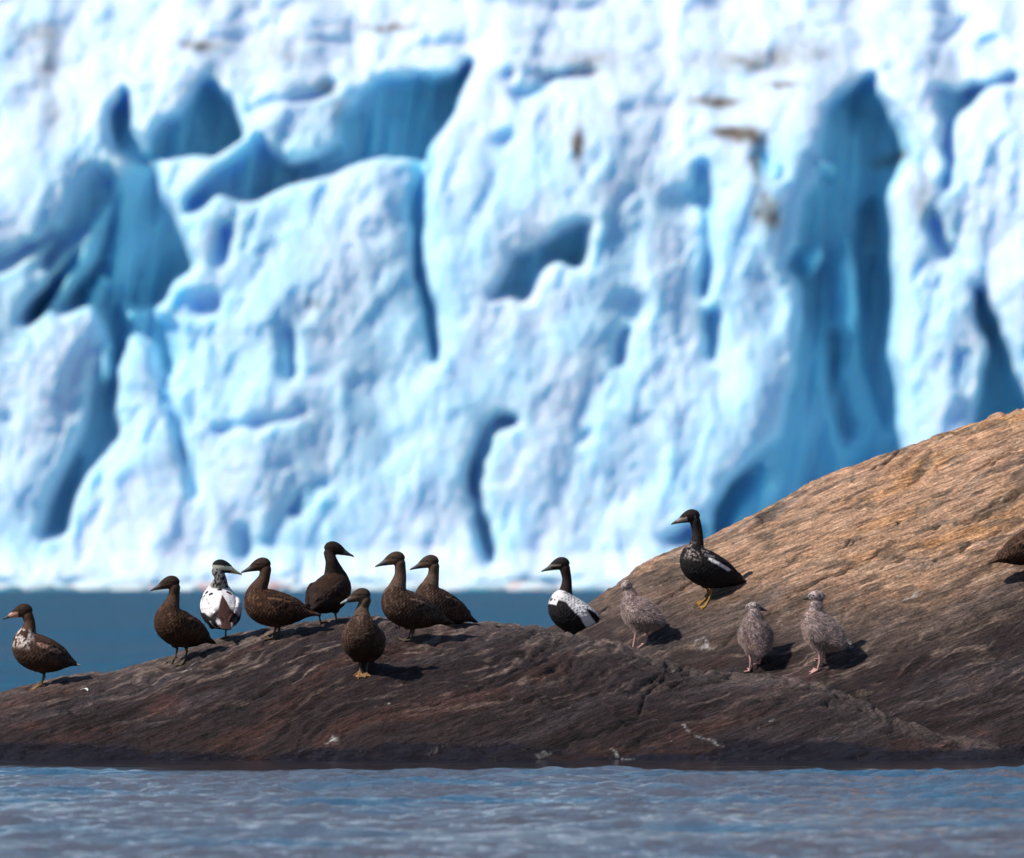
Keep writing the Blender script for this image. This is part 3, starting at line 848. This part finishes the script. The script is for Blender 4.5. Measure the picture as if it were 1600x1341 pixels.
    co += N*(amp*(.5-tt)+.0012*(isb | wing)*fbm(co[:, 0]/.018, co[:, 1]/.018, co[:, 2]/.018, 2, 505)*1.6)[:, None]
    loc_n = fbm(X_/.012, Y_/.012, Z_/.012, 2, 510)
    big = fbm(X_/.06, Y_/.06, Z_/.06, 3, 512)
    edge = sst(.42, .12, t); edgew = sst(.30, .08, tw)
    n = len(co); tint = np.zeros((n, 3)); rough = np.full(n, .80)
    up = sst(-.6, .8, (Z_-.17)/.09)
    HX = (co-hc)@hd; HZ = (co-hc)@hu; HY = np.abs((co-hc)@hs)
    def scales(base, edgec, k=1.0, patchy=0.3):
        e = edge*np.where(wing, 0, 1)+edgew*np.where(wing, 1, 0)
        e = e*sst(-.45, .35, fbm(X_/.035, Y_/.035, Z_/.035, 3, 514+seed))+.25*sst(.1, .5, loc_n)
        r_ = np.where(wing, rw, rnd)
        m = np.clip(e*k*(.55+.6*r_)*(.8+patchy*big), 0, 1)
        return lerpc(np.broadcast_to(np.array(base, float)*1.0, (n, 3))*(.7+.6*r_)[:, None], edgec, m)
    white = C3(.72, .68, .67); black = C3(.012, .010, .011)
    if style in ('female', 'female_grey', 'female_dark', 'young_brown'):
        basec, ec = {'female': ((.020, .009, .006), (.24, .115, .062)), 'female_grey': ((.022, .012, .009), (.25, .150, .108)),
                     'female_dark': ((.015, .007, .005), (.075, .036, .022)), 'young_brown': ((.032, .017, .012), (.20, .11, .08))}[style]
        tint = scales(basec, ec)
        low_ = sst(.165, .09, Z_)*(isb)  # dark belly plumage, with underside shade painted into it
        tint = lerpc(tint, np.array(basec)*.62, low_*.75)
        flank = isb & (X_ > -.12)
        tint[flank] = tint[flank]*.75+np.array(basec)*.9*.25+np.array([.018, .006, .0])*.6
        headc = {'female': C3(.060, .030, .018), 'female_grey': C3(.092, .055, .036), 'female_dark': C3(.026, .015, .011), 'young_brown': C3(.070, .034, .020)}[style]
        nh = nk_ | hd_
        hcol = headc[None]*(1+.55*loc_n)[:, None]
        tint[nh] = hcol[nh]
        cap = hd_ & (HZ > .012)
        tint[cap] *= .55
        eyel = hd_ & (np.abs(HZ-.006-.1*(HX-.02)) < .006)
        tint[eyel] *= .5
        if style == 'female_grey':
            ck = hd_ & (HZ < .004) & (HX > -.01)
            tint[ck] *= 1.45
        lz = loc[:, 2]
        fringe = wing*sst(-.80, -.70, lz)*sst(-.50, -.62, lz)*(X_ < .06)
        tint = lerpc(tint, np.array(ec)*.9, fringe*.55)
        tint[wing & (lz < -.80)] *= .45  # contact shade along the lower wing edge, painted into the tint
        bar = wing*sst(.014, .008, np.abs(np.modf((X_+1.0)/.055+Z_*6)[0]-.5)*.055)*(X_ < -.04)
        tint = lerpc(tint, np.array(ec)*.7, bar*.30)
        wt = wing & (X_ < -.11)
        tint[wt] *= .6
        tint[bl] = C3(.060, .058, .055)*(1+.3*loc_n[bl, None])
        if style == 'young_brown':
            w = sst(-.25, .35, loc_n+big*.8)*(nk_ | isb)*sst(.05, .10, X_+0*Z_)*sst(.19, .23, Z_)*sst(.335, .30, Z_)
            tint = lerpc(tint, (.62, .52, .47), w*.9)
            st = wing*sst(.018, .006, np.abs(Z_-(.235+.18*(X_-.02))))*(X_ > -.14)*sst(-.3, .3, loc_n+.1)
            tint = lerpc(tint, (.38, .20, .16), st*.7)
            pk = (bl | hd_) & (HX > .040) & (HX < .095) & (HZ < .002)
            tint[pk] = C3(.50, .25, .18)
            tp = (pid == TAIL) & (X_ < -.258)
            tint[tp] = C3(.65, .60, .55)
        if style == 'female_grey' and seed == 6:
            tint[(bl) & (HX > .095)] = C3(.30, .32, .30)
        legc, footc = (C3(.060, .045, .028), C3(.085, .062, .036))
        if style == 'young_brown' or seed == 6: footc = C3(.24, .13, .055)
    elif style == 'drake_white_back':          # seen from behind: white mantle, black cap, cream cheek stripe
        tint = np.tile(black, (n, 1))*(1+.5*loc_n)[:, None]
        wr = (isb | wing)*sst(.168, .182, Z_-.30*np.clip(np.abs(Y_)-.075, 0, 1)+.010*big)*sst(-.165, -.12, X_)
        wr = np.maximum(wr, isb*sst(.235, .25, Z_)*sst(-.03, .0, X_)*1.0)
        wr = np.maximum(wr, wing*(X_ > -.16)*(np.abs(Y_) > .05)*sst(.165, .18, Z_))
        tint = lerpc(tint, white, np.clip(wr, 0, 1))
        vee = sst(.004, -.002, np.abs(Y_)-.002-np.clip(-.04-X_, 0, .2)*.30)*(Z_ > .15)*(X_ < -.03)
        tint = lerpc(tint, (.050, .022, .018), vee*1.0)
        sp = sst(.42, .30, spots(X_, Y_, Z_, .045, 20)+.1*loc_n)*(X_ > .0)*(Z_ > .22)*(isb | wing)
        tint = lerpc(tint, black, sp)
        fl_ = (isb)*(X_ < -.14)*(Z_ < .19)*(np.abs(Y_) > .03)*sst(.1, .3, big+.2)
        tint = lerpc(tint, white, fl_*.6)
        nn = nk_*sst(-.08, .12, loc_n+.1)
        tint = lerpc(tint, (.45, .42, .38), nn*.5)
        ck = hd_*sst(.018, .008, np.abs(HZ+.006-.10*HX))*1.0
        tint = lerpc(tint, (.60, .55, .44), ck)
        bib = hd_*(HX < -.02)*(HZ < -.0)
        tint = lerpc(tint, (.30, .33, .24), bib*.6)
        tint[hd_ & (HZ > .010)] = C3(.008, .008, .010)
        tint[bl] = C3(.26, .24, .12)
        legc = footc = C3(.060, .055, .035)
    elif style == 'drake_pied':                # black below, broad white shoulder sash
        tint = np.tile(black, (n, 1))*(1+.6*loc_n)[:, None]
        p0 = C3(.085, .262); p1 = C3(-.125, .135)
        dxy = p1-p0; tq = np.clip(((X_-p0[0])*dxy[0]+(Z_-p0[1])*dxy[1])/(dxy@dxy), 0, 1)
        dd = np.hypot(X_-p0[0]-tq*dxy[0], Z_-p0[1]-tq*dxy[1])+.008*big
        sash = sst(.036, .028, dd)*(isb | wing)*(np.abs(Y_) > .03)
        topw = (isb | wing)*sst(.235, .25, Z_+.35*np.minimum(X_+.02, 0)*-1*.0+.01*loc_n)*(X_ < .08)
        ring = (nk_ | isb)*sst(.235, .25, Z_)*sst(.305, .285, Z_)*(X_ > .03)
        back = (isb | wing)*(np.abs(Y_) < .07)*(Z_ > .205-.12*np.clip(X_*-1-.05, 0, 1))*(X_ > -.17)
        w = np.clip(np.maximum.reduce([sash, topw, ring*.95, back*sst(-.6, -.2, big+.1*loc_n)]), 0, 1)
        tint = lerpc(tint, white, w)
        sp = .8*sst(.30, .20, spots(X_, Y_, Z_, .030, 21)+.12*loc_n)*(X_ > -.04)*(Z_ > .225)
        tint = lerpc(tint, C3(.05, .04, .04), sp*.9)
        tl = (isb)*(X_ < -.13)*(X_ > -.165)*(Z_ < .15)*(Z_ > .105)
        tint = lerpc(tint, white, tl*.9)
        tint = lerpc(tint, (.06, .028, .022), ((X_ < -.165)*1.0))
        nh = nk_ & (Z_ > .30) | hd_
        tint[nh] = C3(.022, .014, .012)*(1+.5*loc_n[nh, None])
        stp = hd_*sst(.008, .004, np.abs(HZ+.004-.12*(HX-.03)))*(HX > .008)
        tint = lerpc(tint, (.22, .17, .14), stp*.9)
        tint[bl] = C3(.085, .085, .070)
        legc = footc = C3(.06, .05, .03)
    elif style == 'drake_black':               # nearly all black, frosted breast, thin white wing line
        tint = np.tile(C3(.011, .009, .009), (n, 1))*(1+.6*loc_n)[:, None]
        fr = (nk_ | isb)*sst(.20, .235, Z_)*sst(.34, .30, Z_)*sst(.02, .07, X_)*sst(.50, .30, spots(X_, Y_, Z_, .016, 22)-.15*edge)
        tint = lerpc(tint, (.46, .37, .34), fr*.7*sst(-.3, .2, big+.1))
        zl = .236+.26*np.minimum(X_-.03, 0)
        ln = wing*sst(.013, .008, np.abs(Z_-zl))*sst(.065, .05, X_)*sst(-.135, -.10, X_)
        tint = lerpc(tint, white, ln*.9)
        ln2 = (isb | wing)*sst(.010, .004, np.abs(Z_-.262+.1*X_))*(X_ < .07)*(X_ > -.0)
        tint = lerpc(tint, (.3, .27, .27), ln2*.4)
        nh = hd_ | (nk_ & (Z_ > .34))
        tint[nh] = C3(.020, .013, .011)*(1+.5*loc_n[nh, None])
        tint[(pid == TAIL)] = C3(.030, .018, .014)
        pk = (bl | hd_) & (HX > .036) & (HX < .10) & (np.abs(HZ+.010) < .012)
        tint[bl] = C3(.08, .065, .055)
        tint[pk] = C3(.30, .225, .19)
        stp = hd_*sst(.006, .003, np.abs(HX+.012))*(HZ < .004)
        tint = lerpc(tint, (.3, .24, .20), stp*.7)
        legc = footc = C3(.25, .135, .03)
    tint[lg] = legc*(1+.3*loc_n[lg, None]); tint[ft_] = footc*(1+.3*loc_n[ft_, None])
    rough[bl] = .32; rough[ft_ | lg] = .5
    # soften material borders by one cell
    tint = .8*tint+.2*lap(tint)
    tint = np.clip(tint, .004, .9)
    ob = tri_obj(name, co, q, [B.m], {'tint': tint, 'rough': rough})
    ob.location = (x0, y0, z0); ob.rotation_euler = (0, 0, yw); ob.scale = (sc,)*3
    ob['label'] = label; ob['category'] = cat
    if group: ob['group'] = group
    for sgn in (-1, 1):
        e = bpy.data.objects.new('eye', EYE); COL.objects.link(e); e.parent = ob
        e.location = hc+hd*.024+hs*(.0265*sgn)+hu*.010
    return ob

ev_, ef_ = uvs(14, 8)
tmp = tri_obj('eye', ev_*.0062, ef_, [E.m]); EYE = tmp.data; bpy.data.objects.remove(tmp)

def make_chick(name, label, cat, group, px, py, yaw, hyaw=0, pitch=0, sc=1.0, seed=0, bodyw=1., hx=.085, hz=.362, stance=.035, split=0.0, hpitch=-4, lift=None, fix=None):
    x0, y0, z0 = fix if fix else bird_ground(px, py)
    yw = math.radians(yaw); cy, sy = math.cos(yw), math.sin(yw)
    def ground(bx, by):
        return (gz(x0+sc*(bx*cy-by*sy), y0+sc*(bx*sy+by*cy))-z0)/sc
    ch = Chain(); pr = math.radians(pitch)
    def bp_(x, y, z):
        dx, dz = x, z-.21
        return C3(dx*math.cos(pr)-dz*math.sin(pr), y, .21+dx*math.sin(pr)+dz*math.cos(pr))
    bw = bodyw
    B_ = [((-.135, .175), .022, .030), ((-.10, .182), .048, .050), ((-.05, .193), .076, .076), ((.0, .210), .090, .088), ((.04, .235), .080, .080), ((.066, .270), .058, .058)]
    ctrl = [(bp_(p[0], 0, p[1]), a, b*bw, Yv, BODY) for p, a, b in B_]
    hc = C3(hx, 0, hz); hy = math.radians(hyaw); hp = math.radians(hpitch)
    hd = C3(math.cos(hy)*math.cos(hp), math.sin(hy)*math.cos(hp), math.sin(hp)); hs = C3(-math.sin(hy), math.cos(hy), 0); hu = np.cross(hd, hs)
    nb = bp_(.070, 0, .300)
    ctrl += [(nb, .040, .040, Yv, NECK), (nb*.4+hc*.6-C3(.004, 0, 0.008), .032, .032, Yv, NECK)]
    ch.add(ctrl)
    ch.add([(hc-hd*.026, .022, .022, tuple(hs), HEAD), (hc, .035, .033, tuple(hs), HEAD), (hc+hd*.022, .027, .024, tuple(hs), HEAD), (hc+hd*.040-hu*.004, .014, .012, tuple(hs), BILL), (hc+hd*.066-hu*.008, .009, .007, tuple(hs), BILL), (hc+hd*.082-hu*.014, .004, .004, tuple(hs), BILL)], step=.005)
    for sgn in (-1, 1):
        ch.add([(bp_(.045, .070*sgn*bw, .235), .026, .016, Yv, WING), (bp_(.0, .088*sgn*bw, .212), .040, .020, Yv, WING), (bp_(-.06, .076*sgn*bw, .192), .028, .016, Yv, WING), (bp_(-.11, .05*sgn*bw, .178), .012, .010, Yv, WING)], step=.008)
        fx = .012+split*sgn; fy = stance*sgn; g = ground(fx, fy)
        if lift == sgn: g += .05
        hip = bp_(-.005, .036*sgn, .145)
        an = C3(fx-.014, fy, g+.070); ft = C3(fx, fy, g+.010)
        ch.add([(hip, .030, .024, Yv, BODY), (hip*.5+an*.5, .0125, .011, Yv, LEG), (an, .0088, .0080, Yv, LEG), (ft, .0068, .0072, Yv, LEG)], step=.005)
        for a_, ln, hw_ in ((-30, .046, .005), (0, .052, .005), (30, .046, .005), (-15, .036, .010), (15, .036, .010)):
            a = math.radians(a_); ex, ey = ft[0]+ln*math.cos(a), ft[1]+ln*math.sin(a)
            ge = ground(ex, ey)+(.045 if lift == sgn else 0)
            ch.add([(ft, .0055, .0055, (-math.sin(a), math.cos(a), 0), FOOT), (C3(ex, ey, ge+.005), .004, hw_, (-math.sin(a), math.cos(a), 0), FOOT)], step=.005)
    co, q, lap = ch.mesh(.0036, 3)
    pid, s, loc = ch.assign(co)
    N = normals(co, q)
    fluffy = (pid == BODY) | (pid == WING) | (pid == NECK) | (pid == HEAD)
    lumps = fbm(co[:, 0]/.035+seed, co[:, 1]/.035, co[:, 2]/.035, 3, 601)
    co += N*(np.where(fluffy & (pid != HEAD), .007, np.where(pid == HEAD, .002, 0))*lumps)[:, None]
    n = len(co)
    grey = C3(.52, .42, .39); darkc = C3(.25, .19, .185); warm = C3(.58, .42, .36)
    def tone(P_, hd_mask):
        a = fbm(P_[:, 0]/.05+seed*3, P_[:, 1]/.05, P_[:, 2]/.05, 3, 603); b = fbm(P_[:, 0]/.018, P_[:, 1]/.018+seed, P_[:, 2]/.018, 2, 605)
        t = np.tile(grey, (len(P_), 1))
        t = lerpc(t, darkc, sst(-.05, .40, b*.7+.5*a)*.6)
        t = lerpc(t, warm, sst(.0, .5, -a+.2*b)*.6)
        spot = sst(.48, .30, spots(P_[:, 0], P_[:, 1], P_[:, 2], .016, 31))
        t = lerpc(t, C3(.05, .04, .04), spot*hd_mask*.85)
        return t
    tint = tone(co, (pid == HEAD)*1.0)
    rough = np.full(n, .85)
    bl = pid == BILL; tint[bl] = C3(.045, .035, .035); rough[bl] = .4
    lf = (pid == LEG) | (pid == FOOT); tint[lf] = C3(.46, .25, .22); rough[lf] = .5
    ob = tri_obj(name, co, q, [B.m], {'tint': tint, 'rough': rough})
    ob.location = (x0, y0, z0); ob.rotation_euler = (0, 0, yw); ob.scale = (sc,)*3
    ob['label'] = label; ob['category'] = cat; ob['group'] = group
    # down: thin tapering strands
    rs = np.random.RandomState(700+seed)
    cand = np.nonzero(fluffy)[0]
    k = rs.choice(cand, 14000)
    hm = (pid[k] == HEAD)*1.0; ln = np.where(hm > 0, .006, np.where(pid[k] == NECK, .013, .021))*rs.uniform(.5, 1.25, len(k))
    p = co[k]+rs.normal(0, .0015, (len(k), 3)); nn = N[k]
    back = C3(-.75, 0, -.45)
    dr = nn*.75+back[None]*.75+rs.normal(0, .16, (len(k), 3)); dr /= np.linalg.norm(dr, axis=1)[:, None]
    sd_ = np.cross(dr, rs.normal(0, 1, (len(k), 3))); sd_ /= np.linalg.norm(sd_, axis=1)[:, None]
    w = .0013
    p1 = p+dr*ln[:, None]*.55+C3(0, 0, -.001); p2 = p+dr*ln[:, None]
    V = np.stack([p-sd_*w-nn*.001, p+sd_*w-nn*.001, p1+sd_*w*.7, p1-sd_*w*.7, p2], 1).reshape(-1, 3)
    base_ = np.arange(len(k))*5
    F = np.concatenate([np.stack([base_, base_+1, base_+2], 1), np.stack([base_, base_+2, base_+3], 1), np.stack([base_+3, base_+2, base_+4], 1)])
    tc = tone(p, hm)*rs.uniform(.97, 1.12, (len(k), 1))
    tc = np.repeat(np.clip(tc, 0, .8), 5, 0)
    tri_obj('down', V, F, [DN.m], {'tint': tc}, False, ob)
    for sgn in (-1, 1):
        e = bpy.data.objects.new('eye', EYE); COL.objects.link(e); e.parent = ob
        e.location = hc+hd*.016+hs*(.0265*sgn)+hu*.006
    return ob

G1 = 'eiders resting along the rock'; G2 = 'downy gull chicks on the rock'
make_eider('eider_duck', 'brown eider with frosted white breast, alone at the low left end of the rock', 'duck', G1, 66, 1071, 184, 'young_brown', seed=1, hx=.105, hz=.405, pitch=7, neck=.95, hyaw=2, stance=.035, bl_=.80)
make_eider('eider_duck', 'plain rufous eider half facing the viewer, just left of the white backed drake', 'duck', G1, 282, 1031, 222, 'female', seed=2, hx=.07, hz=.43, hyaw=-38, pitch=10, bodyw=1.05, sc=.98)
make_eider('eider_drake', 'eider drake seen from behind with white back, black cap and cream cheek stripe', 'duck', G1, 345, 1001, 100, 'drake_white_back', seed=3, hx=.02, hz=.408, hyaw=-98, pitch=16, bodyw=1.05, leg_only_y=-1, stance=.03)
make_eider('eider_duck', 'brown eider in left profile touching bills with the white backed drake', 'duck', G1, 430, 999, 181, 'female', seed=4, hx=.075, hz=.41, hyaw=0, pitch=0, split=.012, stance=.02)
make_eider('eider_duck', 'dark brown eider seen from behind at the crest with bill pointing right', 'duck', G1, 513, 977, 62, 'female_dark', seed=5, hx=.05, hz=.425, hyaw=-60, pitch=12, stance=.055, neck=1.05)
make_eider('eider_duck', 'round greyish eider facing the viewer, standing lowest, below the crest', 'duck', G1, 568, 1053, 262, 'female_grey', seed=6, hx=.05, hz=.425, hyaw=-72, pitch=16, bodyw=1.08, stance=.02)
make_eider('eider_duck', 'tall pale cheeked eider with scaly back, left one of the overlapping pair', 'duck', G1, 641, 1002, 200, 'female_grey', seed=7, hx=.085, hz=.455, hyaw=-14, pitch=8, stance=.02)
make_eider('eider_duck', 'pale cheeked eider behind the scaly backed one, its legs hidden by the crest', 'duck', G1, 688, 975, 215, 'female_grey', seed=8, hx=.07, hz=.43, hyaw=-30, pitch=10, sit=.085, sc=.98)
make_eider('eider_drake', 'eider drake with broad white shoulder sash sitting in the dip of the rock', 'duck', G1, 897, 988, 196, 'drake_pied', seed=9, hx=.080, hz=.475, hyaw=-12, pitch=18, sit=.085, neck=.85)
make_eider('eider_drake', 'black eider drake with frosted breast and yellow feet, high on the tan slope', 'duck', G1, 1106, 938, 196, 'drake_black', seed=10, hx=.100, hz=.468, hyaw=-4, pitch=12, sc=1.02, neck=.9, stance=.035, split=.0)
make_eider('eider_duck', 'brown eider cut off by the right edge of the photo, only its rump showing', 'duck', G1, 1611, 904, 8, 'female', seed=11, hx=.08, hz=.42, pitch=14)
make_chick('gull_chick', 'slim downy chick stretching up behind the dark ridge, leftmost of the three chicks', 'gull chick', G2, 1001, 1014, 150, hyaw=-60, seed=1, hx=.10, hz=.385, pitch=2, sc=1.0, stance=.025, split=.03)
make_chick('gull_chick', 'smallest downy chick with bill pointing right, in the middle of the three chicks', 'gull chick', G2, 1180, 1049, 105, hyaw=-105, seed=2, hx=.04, hz=.375, pitch=28, sc=1.0, bodyw=.92, stance=.03)
make_chick('gull_chick', 'plump downy chick with bill pointing left, rightmost of the three chicks', 'gull chick', G2, 1284, 1045, 150, hyaw=25, seed=3, hx=.035, hz=.41, pitch=14, sc=1.05, bodyw=1.05, stance=.028, lift=-1)
# a shed feather lying below the leftmost duck
def feather(px, py, L, rot, label):
    x, y, z = ground_at(px, py)
    V = []; F = []
    n = 14
    for i in range(n):
        t = i/(n-1); w = .010*math.sin(math.pi*min(t*.93+.07, 1))**.7
        cx = (t-.5)*L; cyv = .018*math.sin(t*2.6); zz = .006+.010*math.sin(t*3.1)
        for sgn, lift in ((-1, .002), (0, .0), (1, .002)):
            V.append([cx, cyv+sgn*w, zz+lift])
    for i in range(n-1):
        for k in (0, 1):
            a = i*3+k; F.append([a, a+1, a+4, a+3])
    o = tri_obj('feather', V, F, [FM.m]); md = o.modifiers.new('thick', 'SOLIDIFY'); md.thickness = .0012
    dzdx = (gz(x+.05, y)-gz(x-.05, y))/.1
    dzdy = (gz(x, y+.03)-gz(x, y-.03))/.06
    o.location = (x, y, z+.004); o.rotation_euler = (math.atan(dzdy), -math.atan(dzdx), 0); o.rotation_euler.rotate_axis('Z', rot)
    o['label'] = label; o['category'] = 'feather'
FM = NT('feather_white'); FM.b.inputs['Base Color'].default_value = (.78, .76, .72, 1); FM.b.inputs['Roughness'].default_value = .7
feather(131, 1083, .055, -.9, 'small curved white feather lying on the rock below the leftmost duck')
